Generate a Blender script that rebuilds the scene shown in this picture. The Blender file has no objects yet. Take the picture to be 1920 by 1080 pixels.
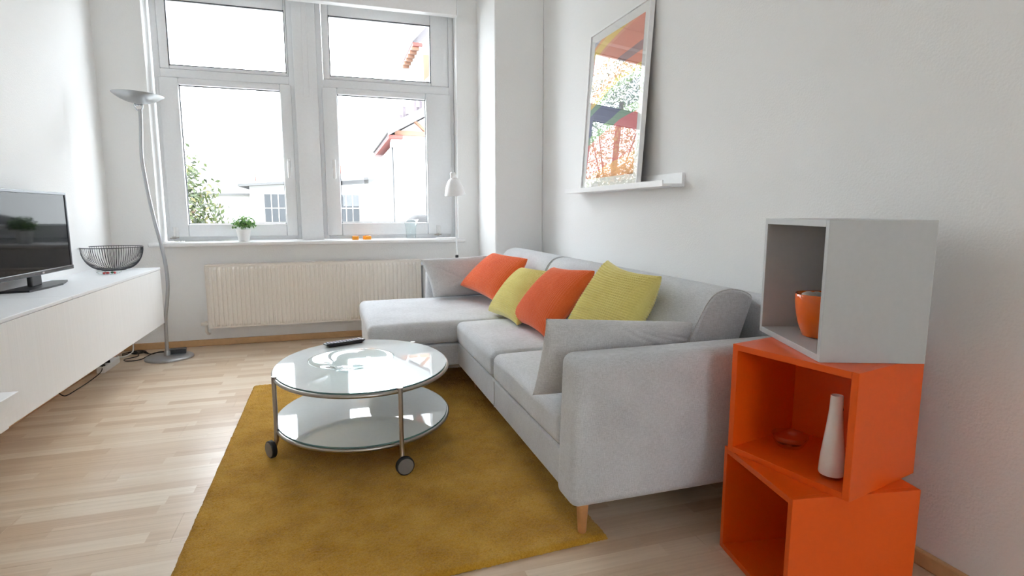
import bpy, bmesh, math, random
import numpy as np
from mathutils import Matrix, Vector, noise as mnoise

random.seed(7)
rng = np.random.default_rng(7)
S = bpy.context.scene
COL = S.collection

# ------------------------------------------------------------------ camera, sky, exposure
cam_data = bpy.data.cameras.new('camera')
cam_data.sensor_width = 36.0
cam_data.lens = 36.0 * 1056.0 / 1920.0
cam_data.clip_start = 0.02
cam = bpy.data.objects.new('camera', cam_data)
COL.objects.link(cam)
cam.location = (0.0, 0.0, 1.07)
cam.rotation_euler = (math.radians(90 - 7.703), 0.0, math.radians(-17.704))
S.camera = cam

world = bpy.data.worlds.new('sky')
S.world = world
world.use_nodes = True
world.node_tree.nodes['Background'].inputs['Color'].default_value = (0.885, 0.945, 1.0, 1)
world.node_tree.nodes['Background'].inputs['Strength'].default_value = 10.0

S.view_settings.view_transform = 'Standard'
S.view_settings.look = 'None'
S.view_settings.gamma = 1.0
S.view_settings.exposure = 0.62
S.view_settings.use_curve_mapping = False
S.cycles.diffuse_bounces = 8
S.cycles.max_bounces = 14
S.cycles.transparent_max_bounces = 16
S.cycles.caustics_refractive = False

# ------------------------------------------------------------------ materials
def lin(r, g, b):
    f = lambda c: (c / 255 / 12.92) if c / 255 <= 0.04045 else ((c / 255 + 0.055) / 1.055) ** 2.4
    return (f(r), f(g), f(b), 1.0)

class NT:
    def __init__(s, name):
        s.m = bpy.data.materials.new(name); s.m.use_nodes = True
        s.t = s.m.node_tree; s.b = s.t.nodes['Principled BSDF']; s.out = s.t.nodes['Material Output']
    def n(s, typ, **kw):
        nd = s.t.nodes.new(typ)
        for k, v in kw.items():
            if hasattr(nd, k) and k not in nd.inputs: setattr(nd, k, v)
            else: nd.inputs[k].default_value = v
        return nd
    def l(s, a, b): s.t.links.new(a, b)
    def coords(s, kind='Object', scale=(1, 1, 1), rot=(0, 0, 0)):
        c = s.n('ShaderNodeTexCoord'); mp = s.n('ShaderNodeMapping')
        mp.inputs['Scale'].default_value = scale; mp.inputs['Rotation'].default_value = rot
        s.l(c.outputs[kind], mp.inputs['Vector']); return mp.outputs['Vector']
    def math(s, op, a, b=None):
        nd = s.n('ShaderNodeMath', operation=op)
        for i, v in enumerate((a, b)):
            if v is None: continue
            if isinstance(v, (int, float)): nd.inputs[i].default_value = v
            else: s.l(v, nd.inputs[i])
        return nd.outputs[0]
    def bump(s, h, strength, dist=0.01):
        b = s.n('ShaderNodeBump'); b.inputs['Strength'].default_value = strength
        b.inputs['Distance'].default_value = dist
        s.l(h, b.inputs['Height']); s.l(b.outputs['Normal'], s.b.inputs['Normal'])
    def ramp(s, fac, stops, interp='LINEAR'):
        r = s.n('ShaderNodeValToRGB'); cr = r.color_ramp; cr.interpolation = interp
        while len(cr.elements) < len(stops): cr.elements.new(0.5)
        for e, (p, c) in zip(cr.elements, stops): e.position = p; e.color = c
        s.l(fac, r.inputs['Fac']); return r.outputs['Color']

def plain(name, col, rough=0.5, metal=0.0, coat=0.0, spec=0.5, var=0.0, bump=0.0, bscale=60.0):
    """colour with faint procedural mottling and relief"""
    k = NT(name); b = k.b
    b.inputs['Base Color'].default_value = col; b.inputs['Roughness'].default_value = rough
    b.inputs['Metallic'].default_value = metal; b.inputs['Coat Weight'].default_value = coat
    b.inputs['Coat Roughness'].default_value = 0.03; b.inputs['Specular IOR Level'].default_value = spec
    nz = k.n('ShaderNodeTexNoise', Scale=bscale, Detail=3.0)
    k.l(k.coords(), nz.inputs['Vector'])
    v = max(var, 0.015)
    d = tuple(c * (1 - v) for c in col[:3]) + (1,); e = tuple(min(1, c * (1 + v)) for c in col[:3]) + (1,)
    k.l(k.ramp(nz.outputs['Fac'], [(0.3, d), (0.7, e)]), b.inputs['Base Color'])
    if bump: k.bump(nz.outputs['Fac'], bump, 0.004)
    return k.m

def wall_mat(name, col):
    k = NT(name); k.b.inputs['Roughness'].default_value = 0.85
    k.b.inputs['Base Color'].default_value = col; k.b.inputs['Specular IOR Level'].default_value = 0.2
    v = k.coords()
    n1 = k.n('ShaderNodeTexNoise', Scale=110.0, Detail=4.0, Roughness=0.55); k.l(v, n1.inputs['Vector'])
    n2 = k.n('ShaderNodeTexVoronoi', Scale=140.0); k.l(v, n2.inputs['Vector'])
    s = k.math('ADD', n1.outputs['Fac'], k.math('MULTIPLY', n2.outputs['Distance'], 0.5))
    k.bump(s, 0.19, 0.005)
    return k.m

def fabric(name, col, col2, scale=420.0, strength=0.35):
    """plain woven upholstery: two thread directions and tone flecks"""
    k = NT(name); k.b.inputs['Roughness'].default_value = 0.95
    k.b.inputs['Specular IOR Level'].default_value = 0.15
    k.b.inputs['Sheen Weight'].default_value = 0.25; k.b.inputs['Sheen Roughness'].default_value = 0.5
    v = k.coords()
    th = []
    for sc_ in ((60, 60, 520), (520, 520, 60)):
        mp = k.n('ShaderNodeMapping'); mp.inputs['Scale'].default_value = sc_; k.l(v, mp.inputs['Vector'])
        n_ = k.n('ShaderNodeTexNoise', Scale=1.0, Detail=1.0); k.l(mp.outputs['Vector'], n_.inputs['Vector']); th.append(n_.outputs['Fac'])
    w = k.math('ADD', k.math('MULTIPLY', th[0], 1.0), k.math('MULTIPLY', th[1], 1.0))
    w = k.math('MULTIPLY', k.math('SUBTRACT', w, 1.0), 2.0)
    nz = k.n('ShaderNodeTexNoise', Scale=420.0, Detail=2.0); k.l(v, nz.inputs['Vector'])
    nb = k.n('ShaderNodeTexNoise', Scale=6.0, Detail=3.0); k.l(v, nb.inputs['Vector'])
    f = k.math('ADD', k.math('ADD', k.math('MULTIPLY', w, 0.22), k.math('MULTIPLY', nz.outputs['Fac'], 0.6)), k.math('MULTIPLY', nb.outputs['Fac'], 0.4))
    k.l(k.ramp(f, [(0.22, col2), (0.78, col)]), k.b.inputs['Base Color'])
    k.bump(k.math('ADD', w, k.math('MULTIPLY', nz.outputs['Fac'], 1.0)), strength, 0.0012)
    return k.m

def knit(name, col, col2):
    k = NT(name); k.b.inputs['Roughness'].default_value = 0.95; k.b.inputs['Specular IOR Level'].default_value = 0.1
    k.b.inputs['Sheen Weight'].default_value = 0.4
    v = k.coords()
    nz = k.n('ShaderNodeTexNoise', Scale=330.0, Detail=2.0); k.l(v, nz.inputs['Vector'])
    nb = k.n('ShaderNodeTexNoise', Scale=9.0, Detail=2.0); k.l(v, nb.inputs['Vector'])
    f = k.math('ADD', k.math('MULTIPLY', nz.outputs['Fac'], 0.6), k.math('MULTIPLY', nb.outputs['Fac'], 0.4))
    k.l(k.ramp(f, [(0.3, col2), (0.7, col)]), k.b.inputs['Base Color'])
    k.bump(nz.outputs['Fac'], 0.5, 0.002)
    return k.m

def clear_glass(name, tint=(1, 1, 1, 1), gloss=1.0, f0=1.45):
    """thin clear sheet: lets light straight through and mirrors by its angle"""
    k = NT(name); k.t.nodes.remove(k.b)
    tr = k.n('ShaderNodeBsdfTransparent'); tr.inputs['Color'].default_value = tint
    gl = k.n('ShaderNodeBsdfGlossy'); gl.inputs['Roughness'].default_value = 0.01
    fr = k.n('ShaderNodeFresnel'); fr.inputs['IOR'].default_value = f0
    mx = k.n('ShaderNodeMixShader')
    ge = k.n('ShaderNodeNewGeometry')
    fac = k.math('MINIMUM', k.math('MULTIPLY', fr.outputs[0], gloss * 1.8), 1.0)
    k.l(k.math('MULTIPLY', fac, k.math('SUBTRACT', 1.0, ge.outputs['Backfacing'])), mx.inputs[0])
    k.l(tr.outputs[0], mx.inputs[1]); k.l(gl.outputs[0], mx.inputs[2]); k.l(mx.outputs[0], k.out.inputs['Surface'])
    return k.m

def floor_mat():
    k = NT('birch_laminate'); b = k.b
    b.inputs['Roughness'].default_value = 0.33; b.inputs['Specular IOR Level'].default_value = 0.5
    g = k.n('ShaderNodeNewGeometry'); sep = k.n('ShaderNodeSeparateXYZ'); k.l(g.outputs['Position'], sep.inputs[0])
    RW_, L_ = 0.0643, 0.46
    row = k.math('FLOOR', k.math('DIVIDE', sep.outputs['Y'], RW_))
    wn = k.n('ShaderNodeTexWhiteNoise', noise_dimensions='1D'); k.l(row, wn.inputs['W'])
    xx = k.math('DIVIDE', k.math('ADD', sep.outputs['X'], k.math('MULTIPLY', wn.outputs['Value'], 3.7)), L_)
    col = k.math('FLOOR', xx)
    cmb = k.n('ShaderNodeCombineXYZ'); k.l(col, cmb.inputs[0]); k.l(row, cmb.inputs[1])
    w2 = k.n('ShaderNodeTexWhiteNoise', noise_dimensions='3D'); k.l(cmb.outputs[0], w2.inputs['Vector'])
    base = k.ramp(w2.outputs['Value'], [(0.0, lin(206, 180, 152)), (0.3, lin(214, 191, 165)), (0.65, lin(221, 201, 177)), (1.0, lin(229, 213, 192))])
    # grain: long streaks along the board
    cv = k.n('ShaderNodeCombineXYZ'); k.l(k.math('MULTIPLY', sep.outputs['X'], 3.0), cv.inputs[0])
    k.l(k.math('MULTIPLY', sep.outputs['Y'], 85.0), cv.inputs[1]); k.l(k.math('MULTIPLY', w2.outputs['Value'], 30.0), cv.inputs[2])
    gn = k.n('ShaderNodeTexNoise', Scale=1.0, Detail=4.0, Roughness=0.6); k.l(cv.outputs[0], gn.inputs['Vector'])
    gr = k.ramp(gn.outputs['Fac'], [(0.3, (0.86, 0.83, 0.80, 1)), (0.7, (1.0, 1.0, 1.0, 1))])
    mx = k.n('ShaderNodeMix', data_type='RGBA', blend_type='MULTIPLY'); mx.inputs['Factor'].default_value = 1.0
    k.l(base, mx.inputs[6]); k.l(gr, mx.inputs[7]); k.l(mx.outputs[2], b.inputs['Base Color'])
    k.bump(gn.outputs['Fac'], 0.05, 0.001)
    return k.m

def rug_mat():
    k = NT('mustard_pile'); k.b.inputs['Roughness'].default_value = 1.0; k.b.inputs['Specular IOR Level'].default_value = 0.05
    k.b.inputs['Sheen Weight'].default_value = 0.2
    v = k.coords()
    big = k.n('ShaderNodeTexNoise', Scale=5.0, Detail=4.0, Roughness=0.6); k.l(v, big.inputs['Vector'])
    fine = k.n('ShaderNodeTexNoise', Scale=170.0, Detail=3.0, Roughness=0.7); k.l(v, fine.inputs['Vector'])
    f = k.math('ADD', k.math('MULTIPLY', big.outputs['Fac'], 0.55), k.math('MULTIPLY', fine.outputs['Fac'], 0.45))
    k.l(k.ramp(f, [(0.32, lin(166, 117, 28)), (0.5, lin(201, 152, 52)), (0.68, lin(222, 177, 80))]), k.b.inputs['Base Color'])
    k.bump(fine.outputs['Fac'], 0.9, 0.006)
    return k.m

def art_mat():
    """broad sweeping bands of print colour"""
    k = NT('band_print'); k.b.inputs['Roughness'].default_value = 0.6
    uv = k.n('ShaderNodeTexCoord'); sep = k.n('ShaderNodeSeparateXYZ'); k.l(uv.outputs['UV'], sep.inputs[0])
    u, v = sep.outputs['X'], sep.outputs['Y']
    bend = k.math('MULTIPLY', k.math('MULTIPLY', u, u), 0.10)
    t = k.math('ADD', k.math('SUBTRACT', v, k.math('MULTIPLY', u, 0.26)), bend)
    nz = k.n('ShaderNodeTexNoise', Scale=2.2, Detail=1.0); k.l(uv.outputs['UV'], nz.inputs['Vector'])
    t = k.math('ADD', t, k.math('MULTIPLY', k.math('SUBTRACT', nz.outputs['Fac'], 0.5), 0.05))
    t = k.math('ADD', k.math('MULTIPLY', t, 0.7692), 0.2308)   # -0.3..1 -> 0..1
    P = lambda x: (x + 0.3) / 1.3
    st = [(0.0, lin(232, 150, 95)), (P(-0.02), lin(226, 96, 106)), (P(0.24), lin(120, 158, 128)), (P(0.30), lin(74, 84, 132)),
          (P(0.46), lin(112, 152, 122)), (P(0.51), lin(238, 202, 96)), (P(0.55), lin(236, 138, 100)), (P(0.62), lin(160, 118, 116)),
          (P(0.68), lin(238, 146, 118)), (P(0.84), lin(243, 170, 132)), (P(0.865), lin(247, 212, 98)), (P(0.93), lin(243, 176, 96)), (P(0.955), lin(196, 194, 208))]
    k.l(k.ramp(t, st, 'CONSTANT'), k.b.inputs['Base Color'])
    return k.m

def foliage_mat(name, stops, trans=0.25):
    k = NT(name); k.b.inputs['Roughness'].default_value = 0.55
    g = k.n('ShaderNodeNewGeometry')
    k.l(k.ramp(g.outputs['Random Per Island'], stops), k.b.inputs['Base Color'])
    tr = k.n('ShaderNodeBsdfTranslucent'); k.l(k.ramp(g.outputs['Random Per Island'], stops), tr.inputs['Color'])
    mx = k.n('ShaderNodeMixShader'); mx.inputs[0].default_value = trans
    k.l(k.b.outputs[0], mx.inputs[1]); k.l(tr.outputs[0], mx.inputs[2]); k.l(mx.outputs[0], k.out.inputs['Surface'])
    return k.m

def door_mat():
    """white foil with fine upright grain lines"""
    k = NT('white_foil_front'); k.b.inputs['Roughness'].default_value = 0.42
    v = k.coords(scale=(1, 330, 1.5))
    nz = k.n('ShaderNodeTexNoise', Scale=1.0, Detail=2.0); k.l(v, nz.inputs['Vector'])
    k.l(k.ramp(nz.outputs['Fac'], [(0.3, lin(233, 233, 232)), (0.7, lin(240, 240, 239))]), k.b.inputs['Base Color'])
    k.bump(nz.outputs['Fac'], 0.05, 0.001)
    return k.m

M = dict(
    wall=wall_mat('white_woodchip_wall', (0.85, 0.85, 0.84, 1)),
    ceil=plain('white_ceiling', (0.82, 0.82, 0.81, 1), 0.9),
    floor=floor_mat(), sub=plain('floor_underlay', lin(120, 95, 70), 0.9),
    skirt=plain('beech_skirting', lin(206, 166, 120), 0.5, var=0.06, bscale=25),
    upvc=plain('white_upvc', lin(236, 238, 240), 0.28),
    sill=plain('white_sill', lin(236, 236, 236), 0.3),
    gasket=plain('dark_gasket', lin(70, 72, 76), 0.6),
    pane=clear_glass('window_glass', (0.975, 0.98, 0.985, 1), 0.7),
    white=plain('white_lacquer', lin(238, 238, 238), 0.35),
    whitegloss=plain('white_gloss', lin(240, 240, 240), 0.12, coat=0.5),
    cabtop=plain('white_cabinet_top', lin(236, 238, 240), 0.3), front=door_mat(),
    rad=plain('cream_radiator_enamel', lin(236, 230, 222), 0.35),
    radpipe=plain('grey_painted_pipe', lin(150, 152, 152), 0.45),
    chrome=plain('chrome', lin(200, 202, 205), 0.12, metal=1.0),
    nickel=plain('brushed_nickel', lin(176, 172, 166), 0.3, metal=1.0),
    lampgrey=plain('silver_lacquer', lin(176, 178, 180), 0.32, metal=0.75),
    castor=plain('grey_castor_plastic', lin(128, 126, 122), 0.4),
    black=plain('black_plastic', lin(24, 25, 28), 0.35), rubber=plain('black_rubber', lin(28, 28, 29), 0.7),
    screen=plain('tv_screen_glass', lin(14, 15, 17), 0.05, spec=0.22), bezel=plain('tv_dark_bezel', lin(46, 50, 56), 0.22, coat=0.5),
    bezelgrey=plain('tv_grey_edge', lin(120, 122, 126), 0.3, metal=0.5), wire=plain('dark_wire', lin(44, 46, 52), 0.4, metal=0.2),
    sofa=fabric('grey_weave', lin(217, 219, 222), lin(178, 180, 183)),
    sofadk=fabric('grey_weave_base', lin(215, 217, 220), lin(176, 178, 181)),
    cush=fabric('grey_weave_cushion', lin(218, 218, 218), lin(178, 178, 178)),
    orange_knit=knit('orange_waffle', lin(248, 126, 74), lin(234, 98, 48)),
    yellow_knit=knit('yellow_waffle', lin(236, 224, 142), lin(220, 204, 112)),
    oak=plain('beech_leg', lin(206, 150, 98), 0.45, var=0.08, bscale=40),
    rug=rug_mat(),
    tglass=plain('white_backpainted_glass', lin(226, 233, 234), 0.02, coat=1.0, spec=0.8), tglass_edge=plain('green_glass_edge', lin(96, 128, 124), 0.15),
    orange=plain('orange_lacquer', lin(230, 88, 12), 0.38), orange_gloss=plain('orange_glaze', lin(238, 104, 10), 0.12, coat=0.6),
    greybox=plain('light_grey_lacquer', lin(180, 181, 180), 0.42),
    stone=plain('pale_stone', lin(190, 184, 176), 0.35, var=0.15), porcelain=plain('white_porcelain', lin(232, 226, 220), 0.2, coat=0.4),
    vglass=clear_glass('clear_glass', (0.96, 0.98, 0.98, 1), 0.8), dishglass=clear_glass('green_tinted_glass', (0.94, 0.98, 0.972, 1), 0.55),
    candleglass=plain('orange_glass', lin(246, 160, 44), 0.15, coat=0.5), flame_cup=plain('tealight_wax', lin(226, 120, 30), 0.4),
    potwhite=plain('white_pot', lin(234, 234, 232), 0.35), soil=plain('dark_soil', lin(52, 42, 34), 0.95, var=0.3),
    leaf=foliage_mat('herb_leaf', [(0, lin(52, 92, 44)), (0.5, lin(86, 132, 62)), (1, lin(150, 184, 112))]),
    treeleaf=foliage_mat('tree_leaf', [(0, lin(34, 42, 26)), (0.4, lin(58, 70, 40)), (0.8, lin(78, 88, 50)), (1, lin(104, 98, 60))], 0.35),
    birch=foliage_mat('birch_leaf', [(0, lin(96, 112, 72)), (0.5, lin(132, 150, 96)), (1, lin(176, 180, 122))], 0.4),
    autumn=foliage_mat('autumn_leaf', [(0, lin(140, 96, 48)), (0.5, lin(170, 122, 66)), (1, lin(186, 160, 96))], 0.35),
    bark=plain('bark', lin(92, 76, 62), 0.9, var=0.2), card=plain('mount_card', lin(240, 240, 238), 0.8), art=art_mat(),
    picglass=clear_glass('picture_glass', (1, 1, 1, 1), 1.25), mdf=plain('brown_backing_board', lin(96, 84, 74), 0.8),
    facade=plain('white_render', lin(176, 176, 174), 0.9), roof=plain('grey_roof_tile', lin(92, 84, 88), 0.8, var=0.2, bscale=8),
    fascia=plain('grey_fascia', lin(92, 92, 92), 0.7), soffit=plain('red_soffit', lin(120, 56, 50), 0.8, var=0.15), timber=plain('pale_timber', lin(118, 86, 68), 0.8),
    darkpane=plain('grey_workshop_pane', lin(56, 60, 64), 0.3), brick=plain('red_brick', lin(150, 96, 86), 0.9, var=0.2),
    ground=plain('yard_gravel', lin(120, 118, 112), 0.95, var=0.15), tarp=plain('grey_tarp', lin(30, 28, 27), 0.8, var=0.25, bscale=12),
    sweet_red=plain('red_sweet', lin(190, 40, 38), 0.3), sweet_dark=plain('dark_sweet', lin(60, 44, 40), 0.3), sweet_green=plain('green_sweet', lin(60, 110, 70), 0.3),
    brownpipe=plain('cable_black', lin(30, 28, 28), 0.5), buttons=plain('pale_buttons', lin(196, 192, 204), 0.5),
)

# ------------------------------------------------------------------ object helpers
WM = {}          # world matrices of the parents, known while building

def tag(o, label=None, cat=None, group=None, kind=None):
    if label: o['label'] = label
    if cat: o['category'] = cat
    if group: o['group'] = group
    if kind: o['kind'] = kind
    return o

def thing(name, label, cat, loc=(0, 0, 0), rz=0.0, group=None, kind=None):
    o = bpy.data.objects.new(name, None); COL.objects.link(o)
    o.empty_display_size = 0.1
    o.location = loc; o.rotation_euler = (0, 0, rz)
    WM[o.name] = Matrix.Translation(loc) @ Matrix.Rotation(rz, 4, 'Z')
    return tag(o, label, cat, group, kind)

def obj(name, geo, mat, parent=None, smooth=False, local=False, label=None, cat=None, group=None, kind=None, loc=None):
    """geo: bmesh, or (verts, faces), in world coordinates unless local=True"""
    if isinstance(geo, bpy.types.Mesh): me = geo
    elif isinstance(geo, bmesh.types.BMesh):
        me = bpy.data.meshes.new(name); geo.to_mesh(me); geo.free()
    else:
        me = bpy.data.meshes.new(name); me.from_pydata([tuple(v) for v in geo[0]], [], [tuple(f) for f in geo[1]]); me.update()
    o = bpy.data.objects.new(name, me); COL.objects.link(o)
    W = Matrix.Identity(4)
    if parent is not None:
        o.parent = parent; W = WM[parent.name]
    if loc is not None:
        o.location = loc; W = W @ Matrix.Translation(loc)
    if not local and W != Matrix.Identity(4): me.transform(W.inverted())
    WM[o.name] = W
    mats = mat if isinstance(mat, (list, tuple)) else [mat]
    if not me.materials:
        for m_ in mats: me.materials.append(m_)
    if smooth:
        me.polygons.foreach_set('use_smooth', [True] * len(me.polygons))
        if isinstance(smooth, (int, float)) and not isinstance(smooth, bool):
            me.set_sharp_from_angle(angle=math.radians(smooth))
    return tag(o, label, cat, group, kind)

def BM(): return bmesh.new()

def box(bm, lo, hi, bev=0.0, seg=2, mat=0, M4=None):
    lo, hi = Vector(lo), Vector(hi)
    r = bmesh.ops.create_cube(bm, size=1.0)
    vs = r['verts']; c = (lo + hi) / 2; d = hi - lo
    for v in vs: v.co = Vector((c.x + v.co.x * d.x, c.y + v.co.y * d.y, c.z + v.co.z * d.z))
    fs = {f for v in vs for f in v.link_faces}
    if bev > 0:
        es = list({e for v in vs for e in v.link_edges})
        g = bmesh.ops.bevel(bm, geom=es, offset=bev, segments=seg, profile=0.5, affect='EDGES')
        vs = list({v for f in g['faces'] for v in f.verts} | {v for v in vs if v.is_valid})
        fs = {f for v in vs for f in v.link_faces}
    for f in fs: f.material_index = mat
    if M4 is not None: bmesh.ops.transform(bm, matrix=M4, verts=vs)
    return vs

def bx(lo, hi, bev=0.0, seg=2): b = BM(); box(b, lo, hi, bev, seg); return b

def lathe(bm, prof, c=(0, 0, 0), n=40, sx=1.0, sy=1.0, M4=None, mat=0, close=False):
    rings = []
    for (r, z) in prof:
        if r < 1e-6: v = bm.verts.new((c[0], c[1], c[2] + z)); rings.append([v])
        else: rings.append([bm.verts.new((c[0] + sx * r * math.cos(2 * math.pi * i / n), c[1] + sy * r * math.sin(2 * math.pi * i / n), c[2] + z)) for i in range(n)])
    prs = list(zip(rings, rings[1:])) + ([(rings[-1], rings[0])] if close else [])
    for a, b in prs:
        for i in range(n):
            j = (i + 1) % n
            if len(a) == 1 and len(b) == 1: break
            if len(a) == 1: f = bm.faces.new((a[0], b[j], b[i]))
            elif len(b) == 1: f = bm.faces.new((a[i], a[j], b[0]))
            else: f = bm.faces.new((a[i], a[j], b[j], b[i]))
            f.material_index = mat
    vs = [v for r_ in rings for v in r_]
    if M4 is not None: bmesh.ops.transform(bm, matrix=M4, verts=vs)
    return vs

def tube(bm, pts, r, n=10, cap=True, closed=False):
    pts = [Vector(p) for p in pts]; N = len(pts)
    rad = r if isinstance(r, (list, tuple)) else [r] * N
    rings = []; up = None
    for i, p in enumerate(pts):
        if closed: t = (pts[(i + 1) % N] - pts[i - 1]).normalized()
        else: t = (pts[min(i + 1, N - 1)] - pts[max(i - 1, 0)]).normalized()
        if up is None:
            up = Vector((0, 0, 1)) if abs(t.z) < 0.9 else Vector((1, 0, 0))
        a = (up - t * up.dot(t)).normalized(); b = t.cross(a); up = a
        rings.append([bm.verts.new(p + (a * math.cos(2 * math.pi * k / n) + b * math.sin(2 * math.pi * k / n)) * rad[i]) for k in range(n)])
    prs = list(zip(rings, rings[1:])) + ([(rings[-1], rings[0])] if closed else [])
    for A, B in prs:
        for k in range(n):
            bm.faces.new((A[k], A[(k + 1) % n], B[(k + 1) % n], B[k]))
    if cap and not closed: bm.faces.new(rings[0][::-1]); bm.faces.new(rings[-1])
    return bm

def spline(pts, per=8):
    P = [Vector(p) for p in pts]; out = []
    for i in range(len(P) - 1):
        p0, p1, p2, p3 = P[max(i - 1, 0)], P[i], P[i + 1], P[min(i + 2, len(P) - 1)]
        for k in range(per):
            t = k / per
            out.append(0.5 * ((2 * p1) + (p2 - p0) * t + (2 * p0 - 5 * p1 + 4 * p2 - p3) * t * t + (3 * p1 - p0 - 3 * p2 + p3) * t ** 3))
    out.append(P[-1]); return out

def prism(bm, poly, ax, a, b, mat=0):
    """polygon in the plane normal to axis ax, swept from a to b"""
    def mk(p, t):
        v = list(p); v.insert(ax, t); return bm.verts.new(v)
    A = [mk(p, a) for p in poly]; B = [mk(p, b) for p in poly]; n = len(poly)
    fs = [bm.faces.new(A[::-1]), bm.faces.new(B)]
    for i in range(n): fs.append(bm.faces.new((A[i], A[(i + 1) % n], B[(i + 1) % n], B[i])))
    for f in fs: f.material_index = mat
    bmesh.ops.recalc_face_normals(bm, faces=fs)
    return A + B

def rbox(lo, hi, r=0.03, crown=0.0, seg=5, mid=10, fn=None):
    """upholstery block: rounded edges, optional crowned top, optional shaping of every point"""
    lo, hi = np.array(lo, float), np.array(hi, float); h = (hi - lo) / 2; c = (lo + hi) / 2
    rr = [min(r, x * 0.98) for x in h]
    ax = []
    for k in range(3):
        a = np.concatenate([np.linspace(-h[k], -h[k] + rr[k], seg + 1), np.linspace(-h[k] + rr[k], h[k] - rr[k], mid + 1)[1:-1], np.linspace(h[k] - rr[k], h[k], seg + 1)])
        ax.append(a)
    bm = BM(); cache = {}
    def V(p):
        q = tuple(round(x, 6) for x in p)
        if q not in cache:
            p = np.array(p); inn = np.array([np.clip(p[k], -h[k] + rr[k], h[k] - rr[k]) for k in range(3)]); d = p - inn
            L = np.linalg.norm(d / np.array(rr))
            if L > 1e-9: p = inn + d / np.linalg.norm(d / np.array(rr))
            u, v = p[0] / h[0], p[1] / h[1]
            p = p.copy(); w = (p[2] + h[2]) / (2 * h[2])
            p[2] += crown * w * max(0, 1 - u ** 4) * max(0, 1 - v ** 4)
            p = p + c
            if fn: p = np.array(fn(p))
            cache[q] = bm.verts.new(p)
        return cache[q]
    for k in range(3):
        i, j = [x for x in range(3) if x != k]
        for s in (-1, 1):
            for a in range(len(ax[i]) - 1):
                for b in range(len(ax[j]) - 1):
                    qs = []
                    for (da, db) in ((0, 0), (1, 0), (1, 1), (0, 1)):
                        p = [0, 0, 0]; p[i] = ax[i][a + da]; p[j] = ax[j][b + db]; p[k] = s * h[k]; qs.append(V(p))
                    if len(set(qs)) == 4: bm.faces.new(qs)
                    elif len(set(qs)) == 3: bm.faces.new(list(dict.fromkeys(qs)))
    bmesh.ops.recalc_face_normals(bm, faces=bm.faces)
    return bm

def pillow(c00, c10, c11, c01, T, n, nubs=0, amp=0.003, cord=False, seed=0, pinch=0.09, wr=0.013, folds=(), zmin=None, power=0.42):
    """cushion from its four corner points: u runs c00->c10, v runs c00->c01; ribs or nubs are real relief"""
    c00, c10, c11, c01 = (np.array(x, float) for x in (c00, c10, c11, c01))
    u = np.linspace(-1, 1, n); U, V = np.meshgrid(u, u, indexing='ij')
    Up = U * (1 - pinch * (1 - V ** 2)); Vp = V * (1 - pinch * (1 - U ** 2))
    a, b = (Up + 1) / 2, (Vp + 1) / 2
    P = ((1 - a) * (1 - b))[..., None] * c00 + (a * (1 - b))[..., None] * c10 + (a * b)[..., None] * c11 + ((1 - a) * b)[..., None] * c01
    N = np.cross(c10 - c00, c01 - c00) + np.cross(c11 - c01, c11 - c10); N = N / np.linalg.norm(N)
    prof = ((1 - U ** 2) * (1 - V ** 2)).clip(0, 1) ** power
    r = np.random.default_rng(seed)
    W = np.zeros_like(U)
    for _ in range(7):
        ang = r.uniform(0, 2 * math.pi); fq = r.uniform(2.0, 5.0); ph = r.uniform(0, 6.28)
        W += np.sin((U * math.cos(ang) + V * math.sin(ang)) * fq + ph + 0.8 * np.sin(2.3 * U - 1.7 * V + ph))
    W /= 3.0
    sides = []
    for s in (1, -1):
        hgt = T / 2 * prof * (1 + 0.05 * s * W)
        hgt = hgt + wr * W * prof * (1 if s > 0 else 0.4)
        for (fu, fv, fa, fd, fw) in folds:        # creases pressed into the front
            if s > 0:
                dd = (U - fu) * math.cos(fa) + (V - fv) * math.sin(fa)
                al = -(U - fu) * math.sin(fa) + (V - fv) * math.cos(fa)
                hgt = hgt - fd * np.exp(-(dd / fw) ** 2) * np.exp(-(al / 0.5) ** 4) * prof
        if nubs:
            su = np.abs(np.sin(math.pi * nubs * (U + 1) / 2)) ** 0.7
            sv = np.abs(np.sin(math.pi * nubs * (V + 1) / 2)) ** 0.7
            hgt = hgt + amp * ((su * (0.65 + 0.35 * sv)) if cord else su * sv) * np.minimum(1, prof * 4)
        Q = P + (s * hgt)[..., None] * N
        if zmin is not None:
            z = Q[..., 2]; Q[..., 2] = np.where(z < zmin, zmin + (z - zmin) * 0.02, z)
        sides.append(Q)
    verts = np.concatenate([sides[0].reshape(-1, 3), sides[1].reshape(-1, 3)])
    idx = np.arange(n * n).reshape(n, n)
    edge = np.zeros((n, n), bool); edge[0] = edge[-1] = True; edge[:, 0] = edge[:, -1] = True
    back = np.where(edge, idx, idx + n * n)
    F1 = np.stack([idx[:-1, :-1], idx[1:, :-1], idx[1:, 1:], idx[:-1, 1:]], -1).reshape(-1, 4)
    F2 = np.stack([back[:-1, :-1], back[:-1, 1:], back[1:, 1:], back[1:, :-1]], -1).reshape(-1, 4)
    F = np.concatenate([F1, F2])
    used = np.unique(F); mp = -np.ones(len(verts), int); mp[used] = np.arange(len(used))
    return verts[used], mp[F]

def npmesh(name, verts, quads):
    me = bpy.data.meshes.new(name)
    me.vertices.add(len(verts)); me.vertices.foreach_set('co', np.asarray(verts, np.float32).ravel())
    k = quads.shape[1]
    me.loops.add(len(quads) * k); me.loops.foreach_set('vertex_index', quads.astype(np.int32).ravel())
    me.polygons.add(len(quads)); me.polygons.foreach_set('loop_start', np.arange(0, len(quads) * k, k, dtype=np.int32))
    me.polygons.foreach_set('loop_total', np.full(len(quads), k, np.int32))
    me.update(); me.validate(); return me

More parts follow.
